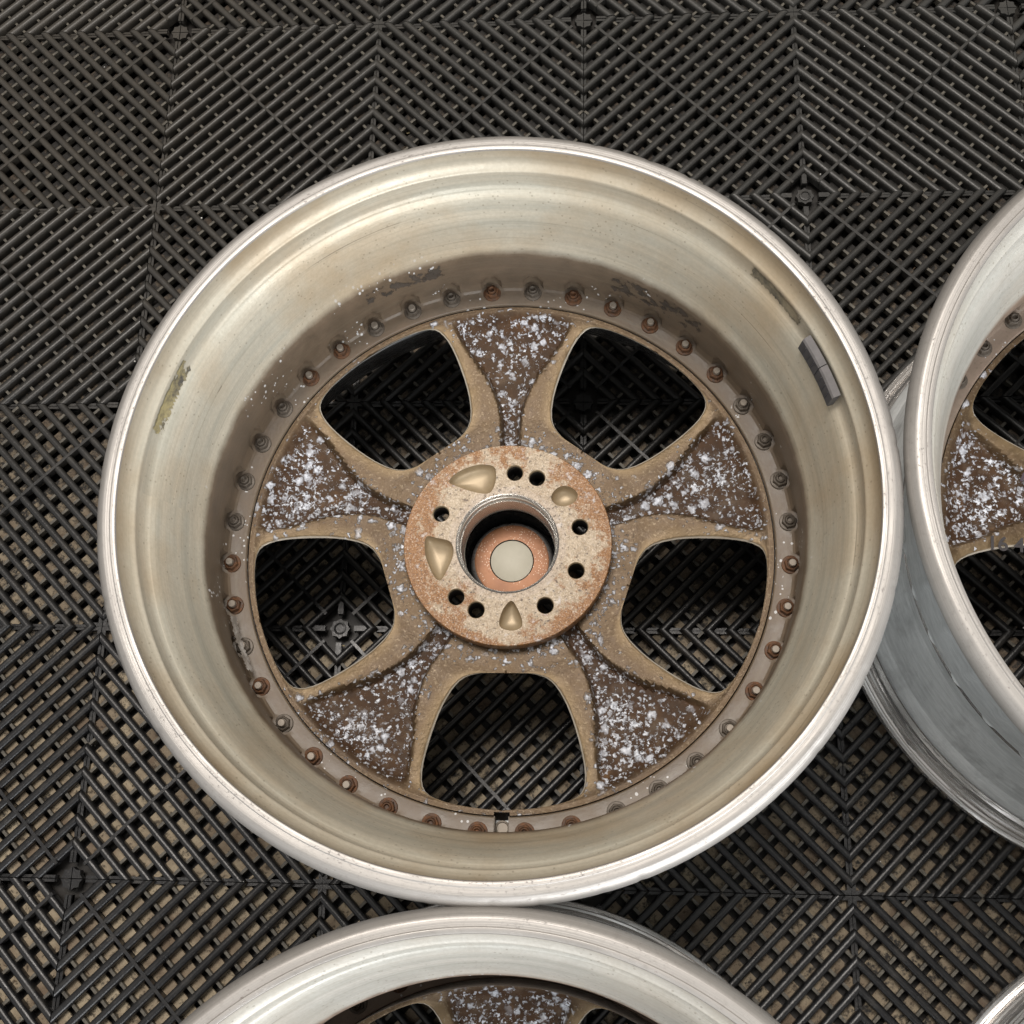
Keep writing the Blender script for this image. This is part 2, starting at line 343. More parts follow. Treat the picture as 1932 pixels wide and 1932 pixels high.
CELL = .2; PT = CELL/11; R2 = math.sqrt(2)
def tile_mesh():
    m = MB(); GAP = .00035
    hw = .0032
    prof = [(-.0024, -.0110), (-hw, -.0036), (-.0029, -.0019), (-.0023, -.0008), (-.0011, -.0002), (0, 0), (.0011, -.0002), (.0023, -.0008), (.0029, -.0019), (hw, -.0036), (.0024, -.0110)]
    def quad(qx, qy):
        T = lambda x, y, z: (x*qx, y*qy, z); flip = qx*qy < 0
        def addf(vs, fs, mi=0):
            m.add([T(*v) for v in vs], [tuple(reversed(f)) for f in fs] if flip else fs, mi)
        def box(c, a, b, hz, mi=0):   # centre, half vectors (2D), half height
            vs = []
            for k in (-1, 1):
                for j in (-1, 1):
                    for i in (-1, 1): vs.append((c[0]+a[0]*i+b[0]*j, c[1]+a[1]*i+b[1]*j, c[2]+hz*k))
            addf(vs, [(0, 2, 3, 1), (4, 5, 7, 6), (0, 1, 5, 4), (2, 6, 7, 3), (0, 4, 6, 2), (1, 3, 7, 5)], mi)
        hi = CELL-GAP
        lo = 0.0
        for side in (0, 1):
            for k in range(10):
                r = (k+1.5)*PT
                vs = []; n = len(prof)
                for (u, z) in prof:          # end on y=lo
                    d = r+u*R2
                    vs.append((d, 0, z) if side == 0 else (CELL-d, hi, z))
                for (u, z) in prof:          # end on x=lo
                    d = r+u*R2
                    vs.append((0, d, z) if side == 0 else (hi, CELL-d, z))
                fs = [(i, i+1, n+i+1, n+i) for i in range(n-1)]
                if side == 1 or True: fs = [tuple(reversed(f)) for f in fs]
                if side == 1: fs = fs
                addf(vs, fs)
                addf(vs, [tuple(range(n)), tuple(range(2*n-1, n-1, -1))])
        # spine along the C-C diagonal
        c = CELL/2; L = (CELL-.022)/2
        box((c, c, -.0034), (L, L), (.0009, -.0009), .0036)
        # edge bars under the mitres
        e = .0022
        box((e/2+.0002, CELL/2, -.0085), (e/2, 0), (0, CELL/2-.012), .0022)
        box((CELL/2, e/2+.0002, -.0085), (CELL/2-.012, 0), (0, e/2), .0022)
        box((hi-e/2, CELL/2, -.0085), (e/2, 0), (0, CELL/2-.012), .0022)
        box((CELL/2, hi-e/2, -.0085), (CELL/2-.012, 0), (0, e/2), .0022)
        # plate with holes + connectors, one strip per gap
        sg = 1 if qy > 0 else -1
        t0 = .01818; dx = (1/R2, -1/R2); dn = (1/R2, 1/R2); gh = .0033
        for n_ in range(2, 21):
            s = n_*PT; Lt = min(s, 2*CELL-s)/R2-.004
            if Lt < .004: continue
            off = s/2
            def P(t, z): return (off+t*dx[0], off+t*dx[1], z)
            segs = []; mm = int(Lt/t0)+2
            for q in range(-mm, mm+1):
                a = q*t0*sg
                if sg > 0: seg = (a+.0064, a+t0-.0010)
                else: seg = (a-t0+.0010, a-.0064)
                sa, sb = max(seg[0], -Lt), min(seg[1], Lt)
                if sb-sa > .0012: segs.append((sa, sb))
                if abs(q*t0) < Lt and q != 0:
                    box(P(a, -.0082), (dx[0]*.00115, dx[1]*.00115), (dn[0]*(gh+.001), dn[1]*(gh+.001)), .0032, 2)
            for sa, sb in segs:
                hl = (sb-sa)/2
                # silt lying on the plate, slightly heaped
                jj = random.uniform(-.0006, .0006)
                box(P((sa+sb)/2, -.0104+jj), (dx[0]*hl, dx[1]*hl), (dn[0]*(gh+.0016), dn[1]*(gh+.0016)), .0010, 1)
        # small corner pad at the X corner and the boss quarter at C corners
        for (cx_, cy_, sx_, sy_) in ((0, 0, 1, 1), (hi, hi, -1, -1)):
            a = .0084
            pts = [(cx_, cy_), (cx_+sx_*a, cy_), (cx_+sx_*.0064, cy_+sy_*.0026), (cx_+sx_*.0060, cy_+sy_*.0060), (cx_+sx_*.0026, cy_+sy_*.0064), (cx_, cy_+sy_*a)]
            if sx_*sy_ < 0: pts.reverse()
            n = len(pts); vs = [(x, y, -.012) for x, y in pts]+[(x, y, -.0056) for x, y in pts]
            addf(vs, [(i, (i+1) % n, n+(i+1) % n, n+i) for i in range(n)]+[tuple(range(n, 2*n))])
            # stubby axis arms between the boss and the first diamond
            box((cx_+sx_*.019, cy_+sy_*.0011, -.0068), (.007, 0), (0, .0011), .003)
            box((cx_+sx_*.0011, cy_+sy_*.019, -.0068), (0, .007), (.0011, 0), .003)
        for (cx_, cy_, sx_, sy_) in ((hi, .0001, -1, 1), (.0001, hi, 1, -1)):
            box((cx_+sx_*.0045, cy_+sy_*.0016, -.0062), (.0045, 0), (0, .0016), .0032)
            box((cx_+sx_*.0016, cy_+sy_*.0045, -.0060), (0, .0045), (.0016, 0), .0032)
    for qx in (1, -1):
        for qy in (1, -1): quad(qx, qy)
    # raised rim round the boss screw hole
    m.revolve([(.0052, -.0057), (.0048, -.0046), (.0038, -.0044), (.003, -.0070), (.0, -.0074)], 20)
    return m
tile0 = tile_mesh().build('floor_tile', [M['mat'], M['ledge'], M['nub']], ang=50)
def tile_tag(o): tag(o, 'square black ribbed plastic floor tile with slatted diamond pattern, clipped to its neighbours', 'floor tile', 'interlocking floor tiles under the wheels')
tile_tag(tile0)
first = True
for i in (-1, 1, 3, 5):
    for j in (-1, 1, 3, 5):
        o = tile0 if first else tile0.copy()
        if not first: COL.objects.link(o)
        first = False
        o.location = (.2*i, -.2*j, 0); o.rotation_euler = (random.uniform(-.0012, .0012), random.uniform(-.0012, .0012), 0)
# loose grit
gm = MB()
def rock(c, s):
    vs = []; 
    for z, r in ((-.4, .7), (.4, .6)):
        for k in range(5):
            a = k*2*PI/5+random.uniform(-.3, .3); vs.append((c[0]+s*r*math.cos(a), c[1]+s*r*math.sin(a), c[2]+s*z))
    gm.add(vs, [(i, (i+1) % 5, 5+(i+1) % 5, 5+i) for i in range(5)]+[(5, 6, 7, 8, 9), (4, 3, 2, 1, 0)])
for k in range(170):
    x, y = random.uniform(-.08, .98), random.uniform(-1.1, .08); s_ = random.choice((.0005, .0006, .0008, .0011))
    rock((x, y, -.0103+s_ if random.random() < .75 else s_*.4), s_)
for (x, y, s_) in ((-.0315, -.237, .0018), (.046, -.215, .0012), (.0, -.36, .0012)): rock((x, y, s_*.4), s_)
rd = random.Random(5)
for k in range(260):
    x, y = rd.uniform(-.08, .98), rd.uniform(-1.1, .08); a = rd.uniform(0, PI); L = rd.uniform(.0015, .0045); w_ = rd.uniform(.0004, .0011)
    gm.box((x, y, -.0098+rd.uniform(-.0015, .0025)), (L/2*math.cos(a), L/2*math.sin(a), rd.uniform(-.0006, .0006)), (-w_/2*math.sin(a), w_/2*math.cos(a), 0), (0, 0, .0003), 1 if rd.random() < .75 else 2)
gr = gm.build('grit', [M['grit'], M['bark'], M['leaf']], smooth=False); tag(gr, 'fine pale grit and brown plant debris scattered over the black floor tiles', 'grit', kind='stuff')

# ================================================================== the wheel
NSEG = 480
inner = spline([(.2262, .2708), (.2265, .2680), (.2260, .2640), (.2246, .2600), (.2226, .2572), (.2209, .2556), (.2206, .2535), (.2210, .2500), (.2208, .2455), (.2200, .2422), (.2187, .2402), (.2172, .2388), (.2143, .2340), (.2108, .2240), (.2068, .2110), (.2035, .1990), (.2008, .1915), (.1992, .1860), (.1986, .1800), (.1992, .1650), (.2004, .1500), (.2012, .1430)], 4)
_r = random.Random(21); NICKS = [(_r.uniform(0, 2*PI), _r.choice((.0002, .0003, .0006))) for _ in range(46)]
def boltmod(r, z, a):
    """spot faces cut into the foot of the barrel wall beside every nut"""
    if z > .262 and r > .2365:
        for na, nd in NICKS:
            q = abs((a-na+PI) % (2*PI)-PI)
            if q < .009: r -= nd*(1-q/.009); z -= nd*.5*(1-q/.009)
    if z < .1535 and r > .1955 and r < .2062:
        d = (math.degrees(a)-4.5) % 9; d = min(d, 9-d)
        k = max(0, 1-(d/(2.2-1.1*sstep(.136, .153, z)))**2)**.5
        if z > .134: r += .0050*k*sstep(.1535, .146, z)
        elif r > .2: r += .0045*k
    return r, z
SLOT = math.radians(1.45)
def in_slot(a): return abs((a+PI/2+PI) % (2*PI)-PI) < SLOT
def wheel(name, label, loc, rotz, barrel, bolts_rust=.5, main=False, scale_top=1.0):
    root = bpy.data.objects.new(name, None); COL.objects.link(root); root.location = (loc[0], loc[1], 0); root.rotation_euler = (0, 0, rotz)
    root.empty_display_size = .1
    tag(root, label, 'alloy wheel', 'loose three-piece alloy wheels lying face down')
    if barrel != 'first':
        pass
    return root

def build_barrel(matkey, parent, dz=0):
    m = MB()
    top = [(.2392, .2590, 1), (.2400, .2610, 1), (.2403, .2635, 1), (.2398, .2665, 1), (.2384, .2692, 1), (.2366, .2710, 1), (.2348, .2720, 1), (.2340, .2722, 1), (.2320, .2721, 1), (.2300, .2721, 1), (.2294, .2725, 1), (.2274, .2726, 1), (.2266, .2722, 1), (.2262, .2712, 1)]
    outside = [(.1874, .1240), (.1874, .1180), (.2040, .1170), (.2072, .1180), (.2075, .1300), (.2060, .150), (.2045, .1700), (.2050, .1830), (.2075, .1960), (.2115, .2080), (.2150, .2190), (.2185, .2300), (.2215, .2370), (.2240, .2400), (.2243, .2440), (.2230, .2462), (.2233, .2500), (.2250, .2530), (.2290, .2545), (.2340, .2555), (.2375, .2570)]
    if dz: outside = [(a, b-dz if b < .12 else b) for a, b in outside]
    prof = [(a, b, 2) for a, b in outside]+top+[(a, b, 0) for a, b in inner]
    foot = [(.2013, .1375), (.2005, .1345), (.1990, .1330), (.1960, .1322), (.1900, .1320), (.1884, .1320), (.1878, .1315), (.1874, .1300)]
    prof += [(a, b, 0) for a, b in foot]
    if dz: prof = [p if (p[2] != 0 or p[1] > .17) else (p[0], p[1]-dz, 0) for p in prof]
    def sk(p, q, a): return in_slot(a) and p[0] < .2012 and q[0] < .2012 and p[1] < .1335
    m.revolve(prof, NSEG, rmod=None if dz else boltmod, skip=None if dz else sk)
    # walls of the valve notch
    for s_ in (-1, 1):
        a = -PI/2+s_*(SLOT+.0006)
        d = Vector((math.cos(a), math.sin(a), 0)); t = Vector((-math.sin(a), math.cos(a), 0))
        m.box(d*.1935+Vector((0, 0, .1245)), d*.0062, t*.0004, (0, 0, .0068), 0)
    return m.build('barrel', [M[matkey], M['flange'], M['outer']], parent, ang=30)
def build_lip(parent):
    m = MB()
    prof = [(.2030, .1150), (.2060, .1155), (.2072, .1120), (.2070, .0980), (.2080, .0800), (.2120, .0690), (.2180, .0600), (.2235, .0520), (.2262, .0470), (.2270, .0440), (.2266, .0400), (.2256, .0380), (.2262, .0350), (.2290, .0320), (.2296, .0290), (.2312, .0270), (.2318, .0225), (.2306, .0215), (.2306, .0205), (.2322, .0195), (.2330, .0168), (.2334, .0150), (.2342, .0160), (.2358, .0156), (.2361, .0146), (.2366, .0154), (.2378, .0150), (.2393, .0135), (.2400, .0105), (.2396, .0060), (.2380, .0035), (.2345, .0030), (.2325, .0045), (.2310, .0120), (.2240, .0450), (.2100, .0900), (.2040, .1080)]
    m.revolve(prof, 288, closed=True)
    for k in range(len(m.mi)):
        pass
    o = m.build('lip', [M['lip'], M['outer']], parent, ang=30)
    for p in o.data.polygons:
        z = p.center.z; r = math.hypot(p.center.x, p.center.y)
        if z > .040 and r > .2069: p.material_index = 1
    return o

HW = [(.0905, 0), (.0908, 4.3), (.0911, 6.4), (.0915, 8.2), (.0924, 10.8), (.0935, 12.6), (.0957, 15.0), (.098, 16.8), (.1015, 18.3), (.105, 19.2), (.110, 20.0), (.115, 20.4), (.120, 20.7), (.127, 20.8), (.135, 20.7), (.145, 20.4), (.155, 20.0), (.162, 19.6), (.168, 19.1), (.173, 18.5), (.177, 17.7), (.1795, 16.8), (.1810, 15.6), (.1818, 14.2), (.1824, 12.0), (.1827, 9.5), (.1829, 6), (.1830, 3), (.1831, 0)]
PW = [(.07, .0078), (.088, .0074), (.100, .0080), (.112, .0105), (.125, .0155), (.135, .0205), (.150, .0300), (.162, .0375), (.172, .0425), (.178, .0450), (.19, .046)]
BZ = [(.07, .1195), (.088, .1205), (.10, .1225), (.12, .1240), (.15, .1255), (.175, .1272), (.181, .1290), (.1835, .1300), (.19, .1302)]
DP = [(.07, .0050), (.085, .0075), (.10, .0092), (.13, .0082), (.155, .0065), (.168, .0052), (.1765, .0032), (.1815, .0)]
def centre_z(r, dth, hr):
    """height of the back of the spokes; returns z, pocket mask"""
    x = abs(r*math.sin(dth)); pw = interp(PW, r)
    m = 1-sstep(pw-.0032, pw+.0004, x)
    dep = interp(DP, r)
    z = interp(BZ, r)
    # rails crown up beside the pocket
    if .095 < r < .178 and hr > 0:
        w = r*math.radians(36-hr); u = max(0, min(1, (x-pw)/max(w-pw, 1e-4)))
        k = sstep(.095, .115, r)*(1-sstep(.165, .178, r)); z += .0005*k*math.sin(PI*(.15+.85*u))*(1-m)-.0008*k*u*u
    z -= dep*m
    return z, m*(1-sstep(.178, .1865, r))
def build_centre(parent):
    m = MB(); rows = []
    rs = [.0700+.00185*i for i in range(11)]+[a for a, b in HW]
    extra = [.1000, .1075, .1125, .1175, .1235, .1310, .1400, .1500, .1585, .1650, .1705, .1752, .1783]
    rs = sorted(set([round(r, 5) for r in rs if r < .0904]+[round(a, 5) for a, b in HW]+extra+[.1836, .1845, .1860, .1866, .1870, .1872]))
    ss = [-1, -.986, -.974, -.955]+[-.935+1.87*i/72 for i in range(73)]+[.955, .974, .986, 1]
    pocket, edge, crust = [], [], []
    for k in range(5):
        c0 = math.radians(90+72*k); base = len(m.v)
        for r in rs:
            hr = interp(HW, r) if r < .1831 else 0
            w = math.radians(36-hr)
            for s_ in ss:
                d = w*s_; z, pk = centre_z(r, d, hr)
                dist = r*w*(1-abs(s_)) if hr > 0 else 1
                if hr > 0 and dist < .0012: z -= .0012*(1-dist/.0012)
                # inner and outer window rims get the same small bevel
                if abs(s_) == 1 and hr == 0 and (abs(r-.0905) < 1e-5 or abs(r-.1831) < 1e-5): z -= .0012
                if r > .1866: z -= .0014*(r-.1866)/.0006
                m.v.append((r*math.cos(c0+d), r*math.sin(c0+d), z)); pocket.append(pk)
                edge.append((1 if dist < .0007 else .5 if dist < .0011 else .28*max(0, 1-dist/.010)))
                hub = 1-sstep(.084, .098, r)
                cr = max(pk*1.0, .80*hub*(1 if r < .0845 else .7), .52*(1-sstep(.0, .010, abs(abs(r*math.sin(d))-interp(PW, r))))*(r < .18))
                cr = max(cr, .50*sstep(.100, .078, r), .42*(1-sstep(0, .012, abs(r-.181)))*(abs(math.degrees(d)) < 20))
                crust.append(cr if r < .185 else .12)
        ns = len(ss)
        for i in range(len(rs)-1):
            for j in range(ns-1):
                a = base+i*ns+j; m.f.append((a, a+ns, a+ns+1, a+1)); m.mi.append(0)
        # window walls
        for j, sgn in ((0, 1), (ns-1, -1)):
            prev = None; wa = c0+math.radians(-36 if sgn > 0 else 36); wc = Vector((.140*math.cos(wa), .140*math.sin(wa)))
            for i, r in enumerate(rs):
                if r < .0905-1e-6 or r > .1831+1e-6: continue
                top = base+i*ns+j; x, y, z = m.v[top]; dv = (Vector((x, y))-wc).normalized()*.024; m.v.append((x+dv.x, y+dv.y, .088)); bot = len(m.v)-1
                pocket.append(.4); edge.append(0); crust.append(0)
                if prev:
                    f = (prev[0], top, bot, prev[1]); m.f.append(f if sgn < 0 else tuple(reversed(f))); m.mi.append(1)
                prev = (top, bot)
    # outer side wall down and inner ring edge
    n0 = len(m.v)
    m.revolve([(.1872, .1288), (.1872, .1190)], 240); m.revolve([(.0700, .1195), (.0700, .084)], 120)
    add = len(m.v)-n0; pocket += [.3]*add; edge += [0]*add; crust += [0]*add
    # remove the slot faces for the valve
    keep = []
    for f in m.f:
        cx_ = sum(m.v[i][0] for i in f)/4; cy_ = sum(m.v[i][1] for i in f)/4
        keep.append(not (in_slot(math.atan2(cy_, cx_)) and math.hypot(cx_, cy_) > .1846))
    m.mi = [q for q, k in zip(m.mi, keep) if k]; m.f = [f for f, k in zip(m.f, keep) if k]
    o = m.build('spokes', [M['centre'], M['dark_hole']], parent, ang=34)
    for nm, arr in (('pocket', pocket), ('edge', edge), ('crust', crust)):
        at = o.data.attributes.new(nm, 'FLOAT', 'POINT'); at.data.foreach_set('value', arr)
    return o

LUGS = [85.2, 67.2, 13.0, -22.3, -58.7, -113.2, -131.8, 155.7]
POCK = [[(-.0431, .0455), (-.036, .0418), (-.0287, .0392), (-.020, .0370), (-.0133, .0375), (-.0098, .0440), (-.0092, .0530), (-.0120, .0580), (-.0215, .0590), (-.0320, .0560), (-.0400, .0510)],
        [(-.0580, .0044), (-.050, .0036), (-.0408, .0010), (-.0380, -.0060), (-.0395, -.0135), (-.0440, -.0240), (-.0470, -.0275), (-.0505, -.0255), (-.0545, -.0185), (-.0585, -.0070)],
        [(.0307, .0330), (.0330, .0390), (.0385, .0425), (.0450, .0415), (.0497, .0365), (.0480, .0310), (.0420, .0275), (.0350, .0280)],
        [(-.0045, -.0560), (-.0015, -.0470), (.0036, -.0419), (.0080, -.0470), (.0115, -.0560), (.0105, -.0610), (.0040, -.0630), (-.0030, -.0610)]]
def smooth_poly(p, n=5):
    q = []; L = len(p)
    for i in range(L):
        p0, p1, p2, p3 = p[i-1], p[i], p[(i+1) % L], p[(i+2) % L]
        for k in range(n):
            t = k/n; q.append(tuple(.5*((2*b)+(-a+c)*t+(2*a-5*b+4*c-d)*t*t+(-a+3*b-3*c+d)*t**3) for a, b, c, d in zip(p0, p1, p2, p3)))
    if sum(q[i-1][0]*q[i][1]-q[i][0]*q[i-1][1] for i in range(len(q))) < 0: q.reverse()
    return q
def build_pad(parent):
    Z = .1325; m = MB(); loops = []
    def circ(cx_, cy_, r, n): return [(cx_+r*math.cos(2*PI*i/n), cy_+r*math.sin(2*PI*i/n)) for i in range(n)]
    outer_l = circ(0, 0, .0734, 128); bore_l = circ(0, 0, .0368, 96)
    holes = [circ(.0527*math.cos(math.radians(a)), .0527*math.sin(math.radians(a)), .0062, 28) for a in LUGS]
    pocks = [smooth_poly(p) for p in POCK]
    loops = [outer_l, bore_l]+holes+pocks
    vs = []; es = []
    for l in loops:
        b = len(vs); vs += [Vector(p) for p in l]; es += [(b+i, b+(i+1) % len(l)) for i in range(len(l))]
    # extra inner points for even triangles
    for rr, nn in ((.043, 40), (.049, 44), (.0585, 52), (.0645, 60), (.069, 66)):
        for p in circ(0, 0, rr, nn):
            ok = all(math.hypot(p[0]-.0527*math.cos(math.radians(a)), p[1]-.0527*math.sin(math.radians(a))) > .0075 for a in LUGS)
            for q in pocks:
                ok = ok and min(math.hypot(p[0]-c[0], p[1]-c[1]) for c in q) > .002
            if ok: vs.append(Vector(p))
    V, E_, F, *_ = delaunay_2d_cdt(vs, es, [], 1, 1e-7)
    def inside(p, poly):
        c = False; j = len(poly)-1
        for i in range(len(poly)):
            if (poly[i][1] > p[1]) != (poly[j][1] > p[1]) and p[0] < (poly[j][0]-poly[i][0])*(p[1]-poly[i][1])/(poly[j][1]-poly[i][1])+poly[i][0]: c = not c
            j = i
        return c
    fs = []
    for f in F:
        c = sum((V[i] for i in f), Vector((0, 0)))/len(f)
        if inside(c, bore_l) or any(inside(c, h) for h in holes) or any(inside(c, p) for p in pocks): continue
        a = (V[f[1]]-V[f[0]]).cross(V[f[2]]-V[f[0]])
        fs.append(tuple(f) if a > 0 else tuple(reversed(f)))
    m.add([(v.x, v.y, Z) for v in V], fs)
    # rounded outer shoulder and side wall
    m.revolve([(.0728, .118), (.0739, .120), (.0741, .1308), (.0739, .1319), (.0734, .1325)], 128)
    pad = m.build('hub_pad', [M['pad']], parent, ang=30)
    for l in holes:
        b = MB(); n = len(l); cx_ = sum(p[0] for p in l)/n; cy_ = sum(p[1] for p in l)/n
        rings = []
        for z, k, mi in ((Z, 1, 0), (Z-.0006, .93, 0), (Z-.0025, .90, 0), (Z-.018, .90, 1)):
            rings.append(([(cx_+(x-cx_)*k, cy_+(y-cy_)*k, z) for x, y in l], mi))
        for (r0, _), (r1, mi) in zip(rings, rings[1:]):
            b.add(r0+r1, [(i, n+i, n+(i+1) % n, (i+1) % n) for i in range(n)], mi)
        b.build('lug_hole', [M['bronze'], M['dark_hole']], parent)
    for l in pocks:
        b = MB(); n = len(l); cx_ = sum(p[0] for p in l)/n; cy_ = sum(p[1] for p in l)/n
        K = ((1, 0), (.985, -.0012), (.96, -.0030), (.90, -.0050), (.78, -.0066), (.55, -.0078), (.28, -.0084), (.05, -.0085)); base = 0
        pts = []
        for k, dz in K: pts += [(cx_+(x-cx_)*k, cy_+(y-cy_)*k, Z+dz) for x, y in l]
        b.add(pts, [(q*n+i, (q+1)*n+i, (q+1)*n+(i+1) % n, q*n+(i+1) % n) for q in range(len(K)-1) for i in range(n)]+[tuple((len(K)-1)*n+n-1-i for i in range(n))][:0]+[tuple((len(K)-1)*n+i for i in range(n))])
        b.build('relief_pocket', [M['bronze']], parent, ang=60)
    b = MB()
    b.revolve([(.0368, .1325), (.0366, .1322), (.0352, .1303), (.0346, .1298), (.0345, .1255), (.0340, .1250), (.0336, .1245), (.0336, .1190), (.0334, .1130), (.0334, .1060), (.0330, .1052)], 96)
    b.build('centre_bore', [M['bore']], parent, ang=25)
    c = MB()
    c.revolve([(.0330, .1056, 0), (.0336, .1040, 0), (.0341, .095, 0), (.0342, .080, 0), (.0336, .0735, 0), (.0325, .0720, 0), (.0318, .0735, 0), (.0312, .0775, 1), (.0304, .0806, 1), (.0291, .0824, 1), (.0279, .0830, 1), (.0270, .0832, 2), (.0166, .0832, 2), (.0163, .0826, 0), (.0159, .0820, 0)], 96)
    cap = c.build('centre_cap', [M['cap_black'], M['cap_chrome'], M['orange']], parent, ang=40)
    d = MB(); d.revolve([(.0158, .0815), (.0158, .0826), (.0155, .0828), (.0001, .0828)], 64); d.build('cap_disc', [M['cap_disc']], cap)
def bolt_mesh(kind):
    m = MB()
    def ring(r, z, n, ph=0, k6=False): return [(r*math.cos(2*PI*i/n+ph), r*math.sin(2*PI*i/n+ph), z) for i in range(n)]
    def loft(rs, mi):
        n = len(rs[0]); vs = sum(rs, [])
        m.add(vs, [(q*n+i, q*n+(i+1) % n, (q+1)*n+(i+1) % n, (q+1)*n+i) for q in range(len(rs)-1) for i in range(n)]+[tuple((len(rs)-1)*n+i for i in range(n))], mi)
    loft([ring(.0067, 0, 24), ring(.0067, .0010, 24), ring(.0064, .0014, 24), ring(.0055, .0017, 24)], 0)
    def hexr(r, z):
        q = []
        for i in range(6):
            a0 = i*PI/3; 
            for t in (0, .5):
                a, b = Vector((math.cos(a0), math.sin(a0))), Vector((math.cos(a0+PI/3), math.sin(a0+PI/3))); p = a.lerp(b, t)*r; q.append((p.x, p.y, z))
        return q
    loft([hexr(.0055, .0015), hexr(.0054, .0036), hexr(.0049, .0046), ring(.0038, .0050, 12), ring(.0031, .0042, 12)], 0)
    if kind == 'stud': loft([ring(.0026, .0040, 16), ring(.0026, .0072, 16), ring(.0022, .0077, 16)], 1)
    else: loft([ring(.0033, .0044, 16), ring(.0029, .0064, 16), ring(.0022, .0068, 16), ring(.0013, .0050, 16)], 0)
    return m
_bm = {}
def bolt(parent, ang, kind, rust):
    key = (kind, rust)
    if key not in _bm:
        o = bolt_mesh(kind).build('rim_bolt', [M['nut_rust' if rust else 'nut_grey'], M['stud']], parent, ang=30); _bm[key] = o
    else:
        o = _bm[key].copy(); COL.objects.link(o); o.parent = parent
    o.location = (.1980*math.cos(ang), .1980*math.sin(ang), .1320); o.rotation_euler = (0, 0, random.uniform(0, 6))
    if rust: o['label'] = 'rusty orange brown rim bolt'
    return o
def patch(parent, name, mat, a0, a1, f, off=.0004, nu=40, nv=8, jag=.1, extra_mats=None, thick=0):
    """thin piece lying on the inside of the barrel; f(v)->(r,z) for v 0..1"""
    m = MB(); rnd = random.Random(int(a0*100)); e0 = [rnd.uniform(-1, 1)*jag for _ in range(nv+1)]; e1 = [rnd.uniform(-1, 1)*jag for _ in range(nv+1)]
    t0 = [rnd.uniform(0, jag) for _ in range(nu+1)]; t1 = [rnd.uniform(0, jag) for _ in range(nu+1)]
    for j in range(nv+1):
        for i in range(nu+1):
            u = i/nu; v = t0[i]+(1-t0[i]-t1[i])*j/nv; a = math.radians(a0+(a1-a0)*(u+(e0[j]*(1-u)+e1[j]*u)*.12)); r, z = f(v)
            m.v.append(((r-off)*math.cos(a), (r-off)*math.sin(a), z+off*.3))
    w = nu+1
    for j in range(nv):
        for i in range(nu): m.f.append((j*w+i, j*w+i+1, (j+1)*w+i+1, (j+1)*w+i)); m.mi.append(0)
    return m.build(name, mat, parent)
def inner_at(z):
    pts = inner
    for (r0, z0), (r1, z1) in zip(pts, pts[1:]):
        if z1 <= z <= z0: return r0+(r1-r0)*(z0-z)/(z0-z1+1e-9)
    return pts[-1][0]
def slab_f(z0, z1): return lambda v: (inner_at(z0+(z1-z0)*v), z0+(z1-z0)*v)

def whole(name, label, loc, rotz, bkey, cfg, first=False, dz=0):
    root = wheel(name, label, loc, rotz, bkey)
    if first:
        build_barrel(bkey, root); build_lip(root); build_centre(root); build_pad(root)
        # valve
        v = MB(); v.revolve([(.0052, .105), (.0052, .122), (.0050, .1235), (.0040, .1240), (.0036, .1225), (.0034, .1225), (.0, .1225)], 24)
        vo = v.build('valve_stem', [M['stud']], root); vo.location = (.0, -.1945, 0)
    else:
        for ch in W0.children:
            if ch.name.split('.')[0] in ('rim_bolt', 'balance_weight', 'tape_residue', 'glue_residue', 'sealant_strip'): continue
            if dz and ch.name.startswith('barrel'):
                build_barrel(bkey, root, dz); continue
            c = ch.copy(); COL.objects.link(c); c.parent = root
            if not ch.name.startswith(('barrel', 'lip')): c.location.z -= dz
            for gch in ch.children:
                d = gch.copy(); COL.objects.link(d); d.parent = c
            if ch.name.startswith('barrel'):
                c.material_slots[0].link = 'OBJECT'; c.material_slots[0].material = M[bkey]
    for k in range(40):
        deg = 4.5+9*k; kind, rust = cfg(k, deg); bolt(root, math.radians(deg), kind, rust).location.z -= dz
    return root

def cfg_main(k, deg):
    d = round((deg+180) % 360-180, 1)
    stud = {-175.5, -166.5, -157.5, -148.5, -139.5, 130.5, 139.5, 121.5, 112.5, 67.5, 58.5, 49.5, 40.5, 31.5, -4.5, -13.5, -22.5, -31.5, -40.5, -130.5, -121.5}
    rust = {-175.5, -166.5, -148.5, -130.5, -121.5, -112.5, -103.5, -94.5, -85.5, -76.5, 139.5, 130.5, 94.5, 76.5, 67.5, 58.5, 49.5, 40.5, -13.5, -4.5, -22.5, -31.5}
    return ('stud' if d in stud else 'dome'), d in rust
def cfg_rand(seed):
    r = random.Random(seed); L = [('stud' if r.random() < .6 else 'dome', r.random() < .45) for _ in range(40)]
    return lambda k, deg: L[k]
CX, CY = .34696, -.56571
W0 = whole('alloy_wheel', 'bronze spoked alloy wheel shown whole, grey balance weight stuck inside its cream barrel', (CX, CY), 0, 'barrel_cream', cfg_main, True)
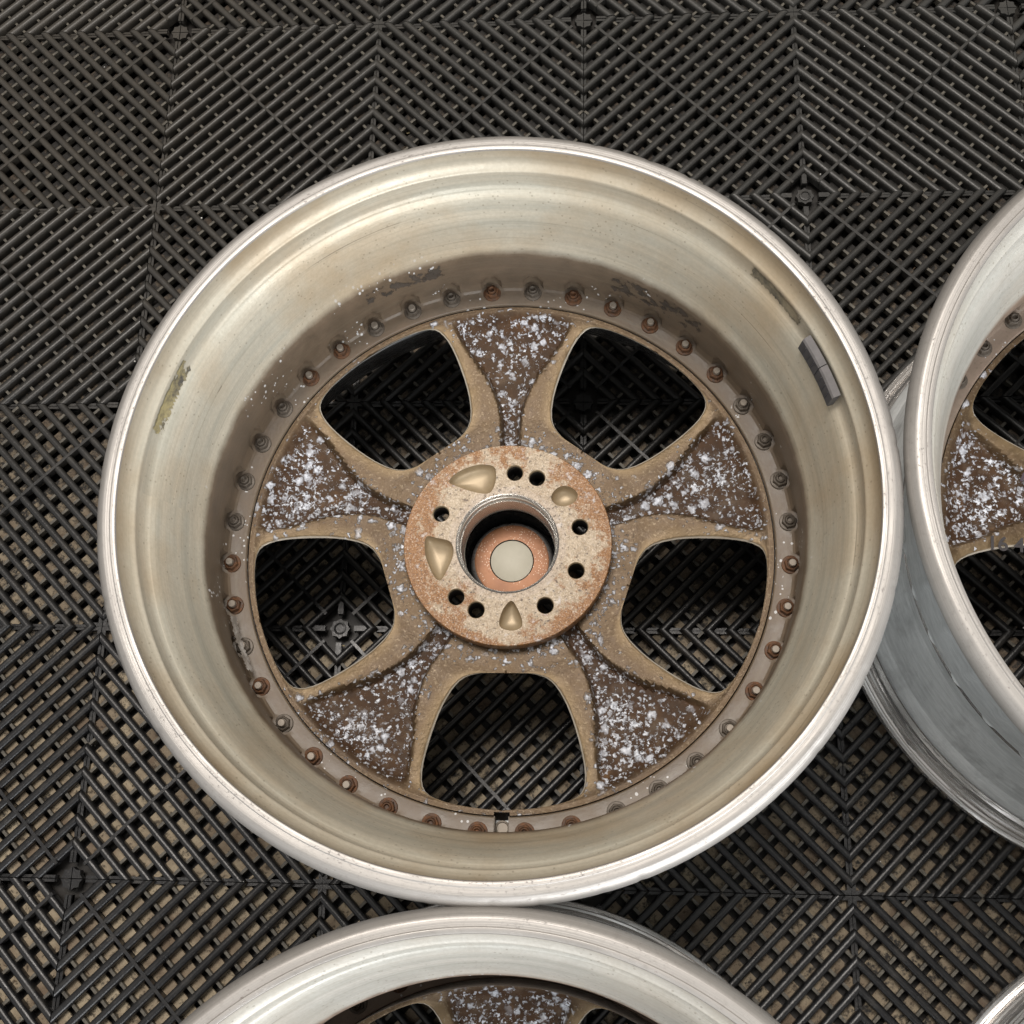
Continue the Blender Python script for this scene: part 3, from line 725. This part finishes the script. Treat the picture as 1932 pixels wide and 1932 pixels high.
# balance weight: two short segments bent to the barrel
for q, (a0, a1) in enumerate(((21.6, 27.2), (15.8, 21.45))):
    m = MB(); nu = 8
    secs = []
    for i in range(nu+1):
        a = math.radians(a0+(a1-a0)*i/nu); sec = []
        for (r, z) in ((.2193, .2535), (.2152, .2520), (.2143, .2505), (.2130, .2408), (.2136, .2396), (.2172, .2392)):
            sec.append((r*math.cos(a), r*math.sin(a), z))
        secs.append(sec)
    n = 6
    for i in range(nu):
        for k in range(n):
            vs = [secs[i][k], secs[i+1][k], secs[i+1][(k+1) % n], secs[i][(k+1) % n]]
            m.add(vs, [(0, 1, 2, 3)], 1 if k in (0, 1) else 0)
    for gr_ in (2, 4, 6):      # casting seams across the segment
        a = math.radians(a0+(a1-a0)*gr_/nu); cc = Vector((.2140*math.cos(a), .2140*math.sin(a), .2457))
        m.box(cc, Vector((-math.sin(a), math.cos(a), 0))*.00018, Vector((math.cos(a), math.sin(a), 0))*.0008, (Vector((.2143-.2130, 0, .2505-.2408)).length*.40*Vector((math.cos(a)*.13, math.sin(a)*.13, .99))), 0)
    m.add(secs[0], [tuple(range(n))]); m.add(secs[-1], [tuple(reversed(range(n)))])
    bw = m.build('balance_weight', [M['weight'], M['weight_edge']], W0, smooth=False)
patch(W0, 'tape_residue', M['tape_dark'], 30.5, 42.5, slab_f(.2535, .2425), jag=.16)['label'] = 'torn dark tape residue'
patch(W0, 'tape_residue', M['tape_ochre'], 156.5, 169.5, slab_f(.2530, .2400), jag=.15)['label'] = 'ochre and black tape residue'
patch(W0, 'glue_residue', M['glue'], 104, 121, slab_f(.184, .166), jag=.22)
patch(W0, 'glue_residue', M['glue'], 47, 68, slab_f(.184, .156), jag=.2)
patch(W0, 'sealant_strip', M['sealant'], 196.5, 208.5, lambda v: (.1995-.0025*v, .150-.012*v), off=.001, jag=.35)

W1 = whole('alloy_wheel', 'alloy wheel cut off by the right edge, dark inked characters on its spoke', (.836, -.5528), 0, 'barrel_silver', cfg_rand(3))
W1.rotation_mode = 'QUATERNION'; TILT = Vector((0, 0, 1)).rotation_difference(Vector((-.0289, -.033, 1)).normalized()); PSI = math.radians(7)
W1.rotation_quaternion = TILT @ Matrix.Rotation(PSI, 3, 'Z').to_quaternion(); W1.location.z = .0105
W2 = whole('alloy_wheel', 'alloy wheel cut off by the bottom edge, one crusted spoke and upper rim showing', (.3502, -1.0446), 0, 'barrel_silver', cfg_rand(4), dz=.060)
W3 = whole('alloy_wheel', 'alloy wheel barely entering the bottom right corner, only a sliver of lip showing', (.850, -1.048), math.radians(20), 'barrel_silver', cfg_rand(5), dz=.060)
# inked characters on the right wheel's spoke
def text(parent, s_, px, py, rot, size, mat):
    cu = bpy.data.curves.new('ink_marking', 'FONT'); cu.body = s_; cu.size = size; cu.extrude = .0001; cu.offset = size*.02; cu.align_x = 'CENTER'; cu.align_y = 'CENTER'
    t = bpy.data.objects.new('tmp', cu); COL.objects.link(t); dg = bpy.context.evaluated_depsgraph_get()
    me = bpy.data.meshes.new_from_object(t.evaluated_get(dg)); me.name = 'ink_marking'; bpy.data.objects.remove(t)
    me.materials.clear(); me.materials.append(mat)
    o = bpy.data.objects.new('ink_marking', me); COL.objects.link(o); o.parent = parent
    o.location = Matrix.Rotation(-PSI, 3, 'Z') @ Vector((px, py, .1275)); o.rotation_euler = (0, 0, rot-PSI); return o
text(W1, '16 4', -.1420, -.0100, math.radians(-5), .0140, M['ink'])
text(W1, 'r8', -.1215, .0375, math.radians(-25), .0135, M['ink_purple'])
